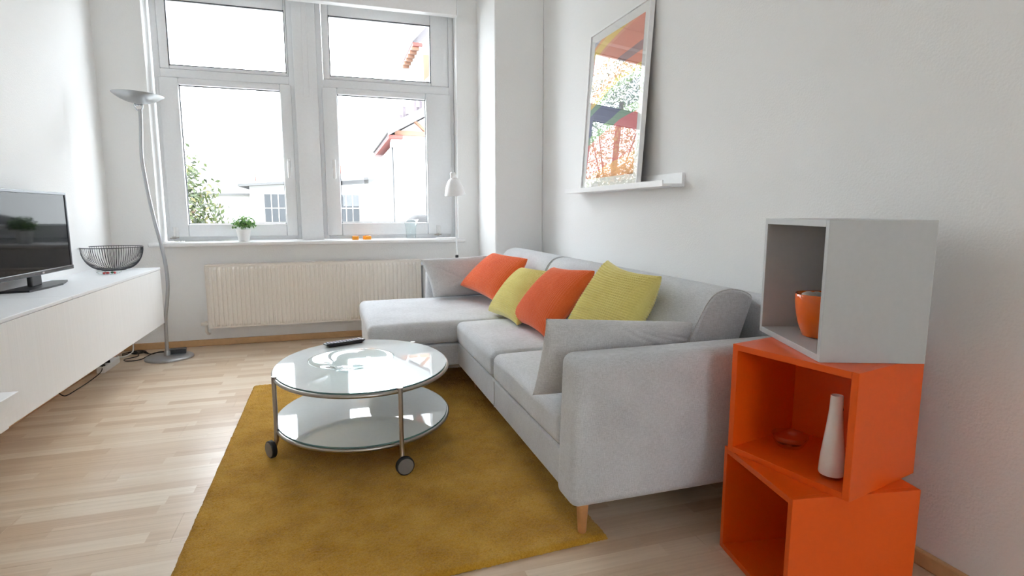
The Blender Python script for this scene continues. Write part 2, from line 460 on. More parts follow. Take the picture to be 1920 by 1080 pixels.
# ------------------------------------------------------------------ room shell
XL, XR, YW, YB, ZC = -1.585, 1.68, 4.98, -4.4, 3.15
PIERX, PIERY = 1.27, 4.42          # chimney pier in the right far corner
OX0, OX1, OZ0, OZ1 = -1.265, 1.087, 0.835, 2.95   # window opening
YO = 5.40                           # outer face of the window wall

obj('floor', bx((XL - .3, YB - .3, -0.2), (XR + .3, YO, -0.011)), M['sub'], label='pale birch laminate floor laid in boards', kind='structure')
fl = bpy.data.objects['floor']
bw, bl = 0.193, 1.286
board_me = None
row = 0; y = YB
def board_mesh(w, l):
    b = BM(); box(b, (0, 0, -0.011), (l - 0.0004, w - 0.0004, 0.0))
    es = [e for e in b.edges if all(v.co.z > -0.001 for v in e.verts)]
    bmesh.ops.bevel(b, geom=es, offset=0.0005, segments=1, affect='EDGES')
    me = bpy.data.meshes.new('board'); b.to_mesh(me); b.free(); me.materials.append(M['floor']); return me
full = board_mesh(bw, bl); cache_b = {}
while y < YW - 0.001:
    x = XL - ((row * 0.43 * bl) % bl)
    w = min(bw, YW - y)
    while x < XR:
        x0, x1 = max(x, XL), min(x + bl, XR)
        if x1 - x0 > 0.02:
            key = (round(x1 - x0, 3), round(w, 3))
            if key == (round(bl, 3), round(bw, 3)): me = full
            else:
                if key not in cache_b: cache_b[key] = board_mesh(w, x1 - x0)
                me = cache_b[key]
            o = bpy.data.objects.new('board', me); COL.objects.link(o); o.parent = fl; o.location = (x0, y, 0)
        x += bl
    y += bw; row += 1

obj('wall_left', bx((XL - .3, YB - .3, -0.2), (XL, YO, ZC + .2)), M['wall'], label='white woodchip wall behind the television', kind='structure')
obj('wall_right', bx((XR, YB - .3, -0.2), (XR + .3, YO, ZC + .2)), M['wall'], label='white woodchip wall along the sofa', kind='structure')
RX0, RX1, RZ0, RZ1 = 0.25, 1.52, 1.15, 2.55      # unseen window added in the rear wall to give fill light
b = BM()
box(b, (XL - .3, YB - .3, -0.2), (RX0, YB, ZC + .2)); box(b, (RX1, YB - .3, -0.2), (XR + .3, YB, ZC + .2))
box(b, (RX0, YB - .3, -0.2), (RX1, YB, RZ0)); box(b, (RX0, YB - .3, RZ1), (RX1, YB, ZC + .2))
obj('wall_rear', b, M['wall'], label='white wall behind the viewer', kind='structure')
b = BM()
box(b, (XL, YW, -0.2), (OX0, YO, ZC)); box(b, (OX1, YW, -0.2), (XR, YO, ZC))
box(b, (OX0, YW, -0.2), (OX1, YO, OZ0 - 0.03)); box(b, (OX0, YW, OZ1), (OX1, YO, ZC))
obj('wall_front', b, M['wall'], label='white wall around and under the two windows', kind='structure')
obj('wall_pier', bx((PIERX, PIERY, -0.2), (XR, YW, ZC), 0.012, 3), M['wall'], label='white pier filling the corner right of the window', kind='structure')
obj('ceiling', bx((XL - .3, YB - .3, ZC), (XR + .3, YO, ZC + .2)), M['ceil'], label='plain white ceiling', kind='structure')

def skirting(name, lo, hi, label):
    obj(name, bx(lo, hi, 0.006, 2), M['skirt'], label=label, kind='structure')
skirting('baseboard_front', (XL + .018, YW - 0.018, 0), (PIERX, YW, 0.052), 'beech skirting under the radiator')
skirting('baseboard_left', (XL, YB, 0), (XL + 0.018, YW, 0.052), 'beech skirting below the white wall cabinet')
skirting('baseboard_right', (XR - 0.018, YB, 0), (XR, PIERY, 0.052), 'beech skirting along the right wall')

# window sill and mullion
obj('trim_1', bx((OX0 - 0.06, 4.885, OZ0 - 0.032), (OX1 + 0.045, 5.14, OZ0), 0.010, 3), M['sill'], label='white window sill board above the radiator', kind='structure', smooth=40)
b = BM(); box(b, (-0.236, 5.055, OZ0), (-0.060, 5.22, OZ1), 0.006, 2); box(b, (-0.165, 5.047, 2.0), (-0.125, 5.056, OZ1), 0.003, 1)
obj('trim_2', b, M['upvc'], label='broad white post between the two windows', kind='structure', smooth=40)

def ring_frame(bm, x0, x1, z0, z1, wl, wr, wb, wt, y0, y1, bev=0.004):
    box(bm, (x0, y0, z0), (x0 + wl, y1, z1), bev); box(bm, (x1 - wr, y0, z0), (x1, y1, z1), bev)
    box(bm, (x0 + wl, y0, z0), (x1 - wr, y1, z0 + wb), bev); box(bm, (x0 + wl, y0, z1 - wt), (x1 - wr, y1, z1), bev)

def window(name, label, x0, x1, up, low, handle_side, hinge_x):
    root = thing(name, label, None, ((x0 + x1) / 2, 5.12, OZ0), kind='structure')
    Z0 = OZ0 + 0.002
    # outer frame with the transom between fanlight and casement
    b = BM(); ring_frame(b, x0, x1, Z0, OZ1, 0.045, 0.045, 0.045, 0.05, 5.112, 5.20)
    obj('frame', b, M['upvc'], root, smooth=40)
    tz0, tz1 = low[3] + 0.055, up[2] - 0.03
    obj('transom', bx((x0 + .045, 5.106, tz0), (x1 - .045, 5.20, tz1), 0.004), M['upvc'], root, smooth=40)
    # fixed fanlight bead
    b = BM(); ring_frame(b, x0 + .046, x1 - .046, tz1 + .001, OZ1 - .051, up[0] - x0 - .046, x1 - .046 - up[1], up[2] - tz1 - .001, OZ1 - .051 - up[3], 5.106, 5.185, 0.010)
    obj('fanlight_bead', b, M['upvc'], root, smooth=40)
    # opening casement
    b = BM(); ring_frame(b, x0 + .030, x1 - .030, Z0 + .032, tz0 - .002, low[0] - x0 - .030, x1 - .030 - low[1], low[2] - Z0 - .032, tz0 - .002 - low[3], 5.085, 5.160, 0.012)
    sash = obj('sash', b, M['upvc'], root, smooth=40)
    for (g, par) in ((up, root), (low, sash)):
        b = BM(); e = 0.005
        ring_frame(b, g[0] - e, g[1] + e, g[2] - e, g[3] + e, 2 * e, 2 * e, 2 * e, 2 * e, 5.112, 5.128, 0)
        obj('glazing_gasket', b, M['gasket'], par, label='thin dark rubber seal')
        obj('pane', bx((g[0] - .004, 5.117, g[2] - .004), (g[1] + .004, 5.121, g[3] + .004)), M['pane'], par)
    hx = (low[1] + .045) if handle_side > 0 else (low[0] - .045)
    b = BM(); box(b, (hx - .012, 5.072, 1.43), (hx + .012, 5.087, 1.505), 0.004)
    tube(b, [(hx, 5.075, 1.468), (hx, 5.045, 1.468)], 0.009); box(b, (hx - .011, 5.030, 1.345), (hx + .011, 5.046, 1.482), 0.006)
    obj('handle', b, M['whitegloss'], sash, smooth=40)
    b = BM(); tube(b, [(hinge_x, 5.078, 0.865), (hinge_x, 5.078, 0.95)], 0.009); box(b, (hinge_x - .008, 5.08, 0.87), (hinge_x + .03, 5.10, 0.945), 0.002)
    h = obj('hinge', b, M['whitegloss'], root, smooth=40)
    b = BM(); tube(b, [(hinge_x - .03, 5.07, 0.864), (hinge_x + .034, 5.07, 0.868)], 0.005); box(b, (hinge_x - .012, 5.062, 0.858), (hinge_x + .012, 5.078, 0.876), 0.002)
    obj('hinge_pin', b, M['nickel'], h, label='small grey metal hinge pin')
window('window_1', 'left white window with a fanlight over a casement', -1.247, -0.2365, (-1.138, -0.297, 2.192, 2.67), (-1.083, -0.354, 0.974, 2.044), 1, -1.186)
window('window_2', 'right white window with a fanlight over a casement', -0.0595, 1.086, (0.0435, 0.884, 2.192, 2.667), (0.091, 0.831, 0.977, 2.042), -1, 0.915)

RM = (RX0 + RX1) / 2
root = thing('fill_window', 'white two-casement window added unseen in the rear wall for fill light', None, (RM, YB, RZ0), kind='structure')
b = BM(); ring_frame(b, RX0, RX1, RZ0, RZ1, .06, .06, .06, .06, YB - .20, YB - .12); box(b, (RM - .05, YB - .20, RZ0 + .06), (RM + .05, YB - .12, RZ1 - .06), .004)
obj('frame', b, M['upvc'], root, smooth=40)
for (a, c) in ((RX0 + .055, RM - .045), (RM + .045, RX1 - .055)):
    obj('pane', bx((a, YB - .163, RZ0 + .055), (c, YB - .159, RZ1 - .055)), M['pane'], root)

t = thing('roller_blind', 'white roller blind box mounted above the right window', 'blind', (0, 4.94, 2.706))
obj('cassette', bx((-1.30, 4.90, 2.706), (1.078, 4.98, 2.86), 0.006), M['white'], t, smooth=40)
obj('end_cap', bx((1.078, 4.898, 2.702), (1.085, 4.98, 2.864), 0.002), M['white'], t)

# ------------------------------------------------------------------ radiator
t = thing('radiator', 'long cream ribbed panel radiator below the window sill', 'radiator', (-0.12, 4.91, 0.157))
x0, x1, z0, z1 = -0.948, 0.722, 0.158, 0.652
nr = 50; pitch = (x1 - x0 - 0.03) / nr; prof = [(x0, 4.872)]
for i in range(nr):
    a = x0 + 0.015 + i * pitch
    prof += [(a, 4.872), (a + pitch * 0.30, 4.872), (a + pitch * 0.42, 4.8615), (a + pitch * 0.88, 4.8615)]
prof += [(x1 - 0.015, 4.872), (x1, 4.872)]
b = BM(); A = []
for (px, py) in prof:
    A.append([b.verts.new((px, py, z)) for z in (z0, z0 + .012, z0 + .030, z1 - .030, z1 - .012, z1)])
for k, (px, py) in enumerate(prof):
    for j in (0, 1, 4, 5): A[k][j].co.y = 4.872
for p, q in zip(A, A[1:]):
    for j in range(5): b.faces.new((p[j], q[j], q[j + 1], p[j + 1]))
obj('ribbed_panel', b, M['rad'], t, smooth=30)
obj('side_cover', bx((x0 - .004, 4.866, z0 + .004), (x0 + .001, 4.962, z1 + .004), 0.001), M['rad'], t)
obj('side_cover', bx((x1 - .001, 4.866, z0 + .004), (x1 + .004, 4.962, z1 + .004), 0.001), M['rad'], t)
b = BM(); box(b, (x0, 4.866, z1), (x1, 4.960, z1 + .010), 0.003)
for i in range(60): box(b, (x0 + .03 + i * .0268, 4.885, z1 + .010), (x0 + .045 + i * .0268, 4.945, z1 + .0115))
obj('top_grille', b, M['rad'], t)
obj('back_panel', bx((x0, 4.945, z0), (x1, 4.958, z1)), M['rad'], t)
for xx in (x0 + .2, x1 - .2): obj('bracket', bx((xx, 4.958, z0 + .05), (xx + .03, 4.979, z1 - .05)), M['rad'], t)
b = BM(); tube(b, [(x0, 4.915, .19), (-1.0, 4.915, .19)], 0.010); tube(b, [(-.975, 4.915, .21), (-.975, 4.915, .125), (-.970, 4.94, .105), (-.967, 4.968, .101)], 0.011); box(b, (-1.012, 4.903, .178), (-.955, 4.927, .202), .004)
obj('lower_valve', b, M['rad'], t, smooth=40)
b = BM(); tube(b, [(x1, 4.915, .628), (.745, 4.915, .628)], 0.012); tube(b, [(.742, 4.915, .645), (.742, 4.915, .1), (.742, 4.925, .002)], 0.010)
obj('supply_pipe', b, M['radpipe'], t, smooth=40)
b = BM(); lathe(b, [(0, 0), (.017, 0), (.021, .006), (.021, .045), (.015, .052), (0, .052)], n=18, M4=Matrix.Translation((.742, 4.915, .628)) @ Matrix.Rotation(math.radians(90), 4, 'X'))
obj('thermostat_knob', b, M['chrome'], t, smooth=40)

# ------------------------------------------------------------------ white wall cabinet on the left
XF = -1.178; CY0, CY1 = 1.2, 4.585
t = thing('wall_cabinet', 'long white wall-hung lowboard under the television', 'cabinet', (-1.38, 3.1, .274))
b = BM(); box(b, (XL, CY0, .276), (XF - .019, CY1 - .002, .660)); obj('body', b, M['white'], t)
for (a, c) in ((CY0, 3.128), (3.129, CY1)):
    obj('top_panel', bx((XL, a, .661), (XF + .002, c, .677), 0.002), M['cabtop'], t)
obj('front_panel', bx((XF - .0185, CY0, .273), (XF, CY1, .659), 0.0015), M['front'], t)
obj('pull_out_shelf', bx((XF, 1.3, .371), (XF + .085, 2.402, .432), 0.002), M['white'], t)
obj('shelf_bracket', bx((XF, 1.3, .276), (XF + .012, 2.468, .370), 0.001), M['white'], t)

# ------------------------------------------------------------------ television
TX, TY = -1.462, 3.53; ang = math.radians(-2.0)
t = thing('television', 'black flat television on a dark stand atop the white cabinet', 'television', (TX, TY, .677), ang)
hw = .366
obj('housing', bx((-.030, -hw, .070), (-.004, hw, .500), .004), M['black'], t, local=True)
b = BM(); box(b, (-.004, -hw, .487), (.006, hw, .502), .002); box(b, (-.004, -hw, .088), (.006, -hw + .009, .487), .001); box(b, (-.004, hw - .009, .088), (.006, hw, .487), .001)
obj('bezel', b, M['bezelgrey'], t, local=True)
obj('lower_bezel', bx((-.004, -hw, .066), (.010, hw, .089), .003), M['bezel'], t, local=True)
obj('screen', bx((-.006, -hw + .008, .088), (.001, hw - .008, .488)), M['screen'], t, local=True)
obj('badge', bx((.0095, .015, .072), (.0115, .035, .081), .001), M['chrome'], t, local=True, label='small silver badge')
obj('neck', bx((-.034, -.05, .010), (-.010, .05, .095), .006), M['black'], t, local=True)
b = BM(); prism(b, [(-.075, -.22), (.045, -.20), (.060, -.05), (.060, .10), (.010, .275), (-.06, .26)], 2, 0.0, .010)
obj('stand', b, M['black'], t, local=True)

# ------------------------------------------------------------------ wire bowl and sweets dish
bc = (-1.425, 4.475, .677)
t = thing('wire_bowl', 'open round bowl of thin dark wires on the cabinet end', 'bowl', bc)
def bowl_prof(s):   # s 0 (base) .. 1 (rim)
    return .070 + (.178 - .070) * math.sin(s * math.pi / 2) ** 0.9, .006 + .150 * (1 - math.cos(s * math.pi / 2)) ** 0.92
b = BM()
for k in range(76):
    a = 2 * math.pi * k / 76
    tube(b, [(r_ * math.cos(a), r_ * math.sin(a), z_) for r_, z_ in (bowl_prof(s / 9) for s in range(10))], 0.0014, 4, False)
obj('wire_ribs', b, M['wire'], t, local=True, kind='stuff')
b = BM(); tube(b, [(.178 * math.cos(2 * math.pi * i / 48), .178 * math.sin(2 * math.pi * i / 48), .156) for i in range(48)], .0024, 6, closed=True)
obj('rim_ring', b, M['wire'], t, local=True, smooth=True)
b = BM(); lathe(b, [(0, 0), (.070, 0), (.073, .004), (.070, .008), (0, .008)], n=36)
obj('base_plate', b, M['wire'], t, local=True, smooth=40)

dc = (-1.345, 4.135, .677)
t = thing('glass_dish', 'small shallow clear glass dish in front of the wire bowl', 'dish', dc)
b = BM(); lathe(b, [(0, 0), (.038, 0), (.058, .008), (.066, .018), (.063, .018), (.055, .010), (.036, .003), (0, .003)], n=32)
obj('dish_bowl', b, M['vglass'], t, local=True, smooth=True)
for (dx, dy, m_, l_) in ((-.026, .016, 'sweet_dark', 'dark wrapped sweet at the left in the glass dish'), (-.004, -.012, 'sweet_red', 'red wrapped sweet in the middle of the glass dish'),
                         (.012, .020, 'sweet_green', 'green wrapped sweet in the glass dish'), (.030, .000, 'sweet_red', 'red wrapped sweet at the right in the glass dish'),
                         (-.018, -.028, 'sweet_red', 'red wrapped sweet at the front in the glass dish')):
    b = BM(); bmesh.ops.create_icosphere(b, subdivisions=2, radius=.009)
    bmesh.ops.transform(b, matrix=Matrix.Translation((dc[0] + dx, dc[1] + dy, dc[2] + .0125)) @ Matrix.Rotation(dx * 60, 4, 'Z') @ Matrix.Diagonal((1.3, .9, .85, 1)), verts=b.verts)
    obj('sweet', b, M[m_], label=l_, cat='sweet', group='sweets in the glass dish', smooth=True)

# ------------------------------------------------------------------ uplighter floor lamp
lb = (-1.178, 4.635, 0)
t = thing('floor_lamp', 'tall silver uplighter floor lamp with a wavy pole and dish shade', 'lamp', lb)
b = BM(); lathe(b, [(0, 0), (.158, 0), (.160, .006), (.158, .012), (.150, .017), (.05, .021), (0, .021)], lb, 56)
obj('base', b, M['lampgrey'], t, smooth=50)
pp = [(-1.190, .02), (-1.188, .14), (-1.182, .30), (-1.160, .45), (-1.150, .57), (-1.155, .70), (-1.172, .84), (-1.197, .985), (-1.220, 1.15), (-1.238, 1.32), (-1.246, 1.45), (-1.240, 1.58), (-1.232, 1.70), (-1.231, 1.775)]
b = BM(); tube(b, spline([(x, lb[1], z) for x, z in pp], 6), .0125, 12)
obj('pole', b, M['lampgrey'], t, smooth=50)
b = BM(); lathe(b, [(.021, .02), (.0205, .05), (.018, .056)], (-1.190, lb[1], 0), 20); obj('pole_foot', b, M['lampgrey'], t, smooth=50)
b = BM(); tube(b, [(-1.238 + .024 * math.cos(a), lb[1] + .0, 1.795 + .030 * math.sin(a)) for a in np.linspace(-1.2 * math.pi, .2 * math.pi, 20)], .0055, 8)
tube(b, [(-1.262, lb[1], 1.803), (-1.214, lb[1], 1.803)], .006, 8)
obj('yoke', b, M['chrome'], t, smooth=True)
dm = Matrix.Translation((-1.240, lb[1], 1.812)) @ Matrix.Rotation(math.radians(2.5), 4, 'Y')
b = BM(); lathe(b, [(0, 0), (.035, .002), (.075, .012), (.110, .027), (.140, .046), (.156, .060), (.158, .062), (.152, .061), (.108, .031), (.07, .016), (0, .006)], n=56, M4=dm)
obj('dish_shade', b, M['lampgrey'], t, smooth=True)

# black power adapter, cables and power strip
b = bx((-.055, -.035, 0), (.055, .035, .034), .004); bmesh.ops.transform(b, matrix=Matrix.Translation((-1.135, 4.70, .0185)) @ Matrix.Rotation(.15, 4, 'Z'), verts=b.verts)
obj('power_adapter', b, M['black'], label='black power adapter block lying behind the lamp pole', cat='adapter')
def cable(name, pts, r, m_, label, cat='cable'):
    b = BM(); tube(b, spline(pts, 8), r, 7); return obj(name, b, m_, label=label, cat=cat, smooth=True)
cable('cable', [(-1.185, 4.70, .035), (-1.27, 4.735, .028), (-1.33, 4.78, .006), (-1.43, 4.87, .006), (-1.50, 4.90, .006), (-1.54, 4.84, .006)], .0035, M['brownpipe'], 'thin black cable from the adapter along the skirting')
cable('cable', [(-1.185, 4.685, .035), (-1.29, 4.70, .030), (-1.36, 4.62, .006), (-1.44, 4.60, .006), (-1.47, 4.66, .006), (-1.41, 4.74, .006), (-1.45, 4.83, .010), (-1.53, 4.80, .006)], .0035, M['brownpipe'], 'black cable looping over the floor beside the lamp base')
cable('cable', [(-1.36, 4.80, .010), (-1.41, 4.86, .012), (-1.47, 4.82, .012), (-1.43, 4.78, .014), (-1.38, 4.83, .014), (-1.44, 4.89, .016), (-1.51, 4.87, .006)], .004, M['brownpipe'], 'bundled black cable knot by the skirting')
cable('cable', [(-1.50, 4.93, .33), (-1.49, 4.92, .15), (-1.475, 4.87, .03), (-1.48, 4.77, .012), (-1.505, 4.68, .02), (-1.50, 4.61, .045)], .0055, M['white'], 'white cable dropping from cabinet to the power strip')
cable('cable', [(-1.50, 4.33, .045), (-1.49, 4.27, .02), (-1.50, 4.12, .005), (-1.505, 3.95, .005), (-1.52, 3.82, .005), (-1.56, 3.84, .02)], .003, M['brownpipe'], 'thin black cable running under the cabinet front')
t = thing('power_strip', 'white power strip on the floor under the cabinet', 'power strip', (-1.50, 4.45, 0))
obj('housing', bx((-1.53, 4.31, 0), (-1.48, 4.60, .042), .006), M['white'], t, smooth=40)
for yy in (4.35, 4.44):
    b = BM(); lathe(b, [(0, 0), (.017, 0), (.015, .02), (.007, .026), (0, .026)], (-1.505, yy, .042), 14); obj('plug', b, M['black'], t, smooth=40, label='black plug')

# ------------------------------------------------------------------ things on the sill
def leaf_ball(n, c, rx, ry, rz, size, seed, zlow=-1.0, shell=0.35):
    r = np.random.default_rng(seed); V = []; F = []
    for i in range(n):
        d = r.normal(size=3); d /= np.linalg.norm(d)
        if d[2] < zlow: d[2] = -d[2] * .3
        k = shell + (1 - shell) * r.random() ** .5
        p = np.array(c) + d * k * np.array([rx, ry, rz]) * r.uniform(.85, 1.08)
        a = r.normal(size=3); a /= np.linalg.norm(a); n_ = d + r.normal(size=3) * .6; n_ /= np.linalg.norm(n_)
        a = a - n_ * a.dot(n_); a /= np.linalg.norm(a); bb = np.cross(n_, a); s = size * r.uniform(.6, 1.3)
        q = len(V); V += [p - a * s, p + bb * s * .5 + n_ * s * .12, p + a * s, p - bb * s * .5 + n_ * s * .12]; F.append((q, q + 1, q + 2, q + 3))
    return V, F
pc = (-.672, 4.985, OZ0)
t = thing('potted_herb', 'small bushy green herb in a white pot on the sill', 'plant', pc)
b = BM(); lathe(b, [(0, 0), (.037, 0), (.040, .004), (.056, .092), (.058, .096), (.053, .096), (.050, .088), (0, .086)], pc, 36); pot = obj('pot', b, M['potwhite'], t, smooth=50)
b = BM(); lathe(b, [(0, .004), (.049, 0)], (pc[0], pc[1], pc[2] + .087), 24); obj('soil', b, M['soil'], pot)
obj('foliage', leaf_ball(520, (pc[0], pc[1], pc[2] + .130), .094, .085, .078, .0125, 3, -.35, .25), M['leaf'], t, kind='stuff')
b = BM()
for k in range(14):
    a = 2 * math.pi * k / 14 + .2; rr = .03 + .045 * ((k * 7) % 5) / 5
    tube(b, spline([(pc[0] + .01 * math.cos(a), pc[1] + .01 * math.sin(a), pc[2] + .088), (pc[0] + rr * .6 * math.cos(a), pc[1] + rr * .6 * math.sin(a), pc[2] + .13), (pc[0] + rr * math.cos(a), pc[1] + rr * math.sin(a), pc[2] + .165)], 3), .0012, 4, False)
obj('stems', b, M['leaf'], t, kind='stuff')

def tealight(x, y, rz, label):
    t = thing('tealight_holder', label, 'candle holder', (x, y, OZ0), rz, 'orange tealight holders on the sill')
    b = BM(); box(b, (-.026, -.026, 0), (.026, .026, .033), .003); obj('glass_block', b, M['candleglass'], t, local=True)
    b = BM(); lathe(b, [(0, .0), (.019, .0), (.019, .0025), (.016, .0025), (.016, .001), (0, .001)], (0, 0, .033), 20); obj('candle_cup', b, M['flame_cup'], t, local=True)
tealight(.190, 4.965, .1, 'orange glass tealight holder, left of the pair')
tealight(.288, 4.970, .5, 'orange glass tealight holder, right of the pair')
vc = (.664, 4.99, OZ0)
t = thing('glass_vase', 'small flared clear glass vase on the sill', 'vase', vc)
b = BM(); lathe(b, [(0, 0), (.043, 0), (.045, .006), (.044, .05), (.047, .10), (.058, .145), (.068, .170), (.066, .170), (.055, .143), (.044, .10), (.041, .05), (.041, .014), (0, .012)], vc, 40)
obj('vase_body', b, M['vglass'], t, smooth=True)

# reading lamp between window and pier
rl = (1.0, 4.66, 0)
t = thing('reading_lamp', 'slim white reading lamp with a bell shade beside the window', 'lamp', rl)
b = BM(); lathe(b, [(0, 0), (.115, 0), (.117, .01), (.110, .018), (0, .022)], rl, 36); obj('base', b, M['white'], t, smooth=50)
b = BM(); tube(b, [(rl[0], rl[1], .02), (rl[0], rl[1], .70), (rl[0], rl[1], 1.24), (rl[0], rl[1], 1.33)], .0075, 10); obj('pole', b, M['whitegloss'], t, smooth=50)
b = BM(); lathe(b, [(.010, 0), (.014, .004), (.014, .022), (.009, .026)], (rl[0], rl[1], .685), 14); obj('cable_switch', b, M['black'], t, smooth=40, label='small dark collar on the pole')
sm = Matrix.Translation((.980, rl[1] - .055, 1.205)) @ Matrix.Rotation(math.radians(-7), 4, 'Y') @ Matrix.Rotation(math.radians(6), 4, 'X')
b = BM(); lathe(b, [(.084, 0), (.085, .004), (.080, .03), (.068, .075), (.052, .110), (.036, .130), (.020, .140), (.018, .139), (.034, .128), (.049, .108), (.065, .074), (.077, .03), (.081, .002)], n=44, M4=sm, close=True)
shd = obj('shade', b, M['white'], t, smooth=True)
b = BM(); lathe(b, [(0, .134), (.022, .134), (.024, .150), (.020, .158), (.022, .166), (.024, .172), (.020, .182), (.012, .190), (0, .192)], n=24, M4=sm)
obj('shade_cap', b, M['white'], shd, smooth=40)
b = BM(); tube(b, [(rl[0], rl[1], 1.325), (rl[0] - .01, rl[1] - .03, 1.345), sm @ Vector((0, 0, .160))], .006, 8); obj('swivel_arm', b, M['white'], t, smooth=True)

# ------------------------------------------------------------------ rug
nx, ny = 331, 480
gx = np.linspace(0, 1, nx); gy = np.linspace(0, 1, ny); GX, GY = np.meshgrid(gx, gy, indexing='ij')
corn = [np.array((-.494, 1.478)), np.array((.829, 1.552)), np.array((.829, 3.69)), np.array((-.494, 3.665))]
XY = ((1 - GX) * (1 - GY))[..., None] * corn[0] + (GX * (1 - GY))[..., None] * corn[1] + (GX * GY)[..., None] * corn[2] + ((1 - GX) * GY)[..., None] * corn[3]
edge = np.minimum(np.minimum(GX, 1 - GX) * 1.32, np.minimum(GY, 1 - GY) * 2.15)
hz = .0165 * np.minimum(1, edge / .012) ** .4 + rng.normal(0, .0011, GX.shape)
def smooth2(a, k):
    for _ in range(k): a = (a + np.roll(a, 1, 0) + np.roll(a, -1, 0) + np.roll(a, 1, 1) + np.roll(a, -1, 1)) / 5
    return a
nzv = smooth2(rng.normal(0, 1, GX.shape), 30); hz += .0012 * nzv / nzv.std()
hz = np.where(edge <= 0, .001, np.clip(hz, .004, .02))
XY = XY + rng.normal(0, .0010, XY.shape)
RV = np.concatenate([XY, hz[..., None]], -1).reshape(-1, 3)
ix = np.arange(nx * ny).reshape(nx, ny)
RF = np.stack([ix[:-1, :-1], ix[1:, :-1], ix[1:, 1:], ix[:-1, 1:]], -1).reshape(-1, 4)
t = thing('rug', 'mustard yellow pile rug under the glass coffee table', 'rug', (.17, 2.6, 0))
obj('pile', npmesh('pile', RV, RF), M['rug'], t, kind='stuff')
b = BM(); prism(b, [tuple(c) for c in (corn[0] + .004, corn[1] + (-.004, .004), corn[2] - .004, corn[3] + (.004, -.004))], 2, .0002, .0008); obj('backing', b, M['sub'], t)

# ------------------------------------------------------------------ sectional sofa
st = thing('sectional_sofa', 'light grey fabric corner sofa with chaise along the right wall', 'sofa', (1.15, 2.9, 0))
SZ = .43
obj('base', rbox((.700, 1.63, .150), (1.60, 3.27, .285), .012, mid=4), M['sofadk'], st, smooth=True)
obj('chaise_base', rbox((.185, 3.262, .150), (1.60, 4.262, .285), .014, mid=4), M['sofadk'], st, smooth=True)
b = BM(); tube(b, [(.699, 2.468, .155), (.699, 2.468, .28)], .0022, 6); obj('base_seam', b, M['cush'], st)
def seat_fn(y0, y1):
    return lambda p: (p[0], p[1], p[2])
obj('seat_cushion', rbox((.688, 1.640, .286), (1.36, 2.462, .418), .036, .016, mid=12), M['sofa'], st, smooth=True)
obj('seat_cushion', rbox((.688, 2.466, .286), (1.36, 3.268, .418), .036, .016, mid=12), M['sofa'], st, smooth=True)
# chaise cushion: rounded corners in plan
obj('chaise_cushion', rbox((.172, 3.252, .288), (1.36, 4.262, .420), .042, .014, mid=14), M['sofa'], st, smooth=True)
def arm(y0, y1):
    def fn(p):
        # armrest leans very slightly and its front slopes back towards the top
        w = (p[2] - .15) / .475
        return (p[0] + (.014 * w if p[0] < 1.0 else 0), p[1], p[2])
    return rbox((.672, y0, .150), (1.62, y1, .628), .035, mid=8, fn=fn)
obj('armrest', arm(1.498, 1.640), M['sofa'], st, smooth=True)
obj('armrest', arm(4.264, 4.400), M['sofa'], st, smooth=True)
obj('back_frame', rbox((1.52, 1.52, .16), (1.655, 4.395, .745), .03, mid=6), M['sofadk'], st, smooth=True)
def backc(y0, y1):
    # profile in x,z: leaning back, rounded over the top
    P = [(1.145, .415), (1.19, .52), (1.222, .620), (1.262, .705), (1.292, .752), (1.325, .779), (1.372, .790), (1.425, .785), (1.462, .772), (1.478, .752), (1.462, .70), (1.435, .622), (1.39, .50), (1.36, .42)]
    PS = spline([(x, 0, z) for x, z in P], 4)
    n = len(PS); cx = sum(p.x for p in PS) / n; cz = sum(p.z for p in PS) / n
    ys = [y0, y0 + .002, y0 + .010, y0 + .025, y0 + .06, y0 + .2, (y0 + y1) / 2, y1 - .2, y1 - .06, y1 - .025, y1 - .010, y1 - .002, y1]
    sc = [.90, .94, .975, .993, 1, 1.008, 1.012, 1.008, 1, .993, .975, .94, .90]
    b = BM(); R = [[b.verts.new((cx + (p.x - cx) * s, yy, cz + (p.z - cz) * s)) for p in PS] for yy, s in zip(ys, sc)]
    for A_, B_ in zip(R, R[1:]):
        for i in range(n): b.faces.new((A_[i], A_[(i + 1) % n], B_[(i + 1) % n], B_[i]))
    b.faces.new(R[0][::-1]); b.faces.new(R[-1]); bmesh.ops.recalc_face_normals(b, faces=b.faces)
    ring = [(cx + (p.x - cx) * .985, y0 + .012, cz + (p.z - cz) * .985) for p in PS]
    return b, ring
for (a, c) in ((1.690, 3.262), (3.268, 4.255)):
    b, ring = backc(a, c); bc_ = obj('back_cushion', b, M['sofa'], st, smooth=50)
    b = BM(); tube(b, ring, .0032, 6, closed=True); obj('piping', b, M['cush'], bc_, smooth=True)
def leg(x, y, z=0.0):
    b = BM(); lathe(b, [(0, 0), (.0125, 0), (.014, .002), (.022, .148 - z), (0, .150 - z)], (x, y, z), 24); obj('leg', b, M['oak'], st, smooth=50, label='tapered beech wood leg')
for (x, y, z) in ((.752, 1.592, .0175), (.80, 3.20, .0175), (.26, 3.36, .0175), (.26, 4.20, 0), (1.55, 1.60, 0), (1.55, 4.30, 0), (.85, 4.30, 0)): leg(x, y, z)

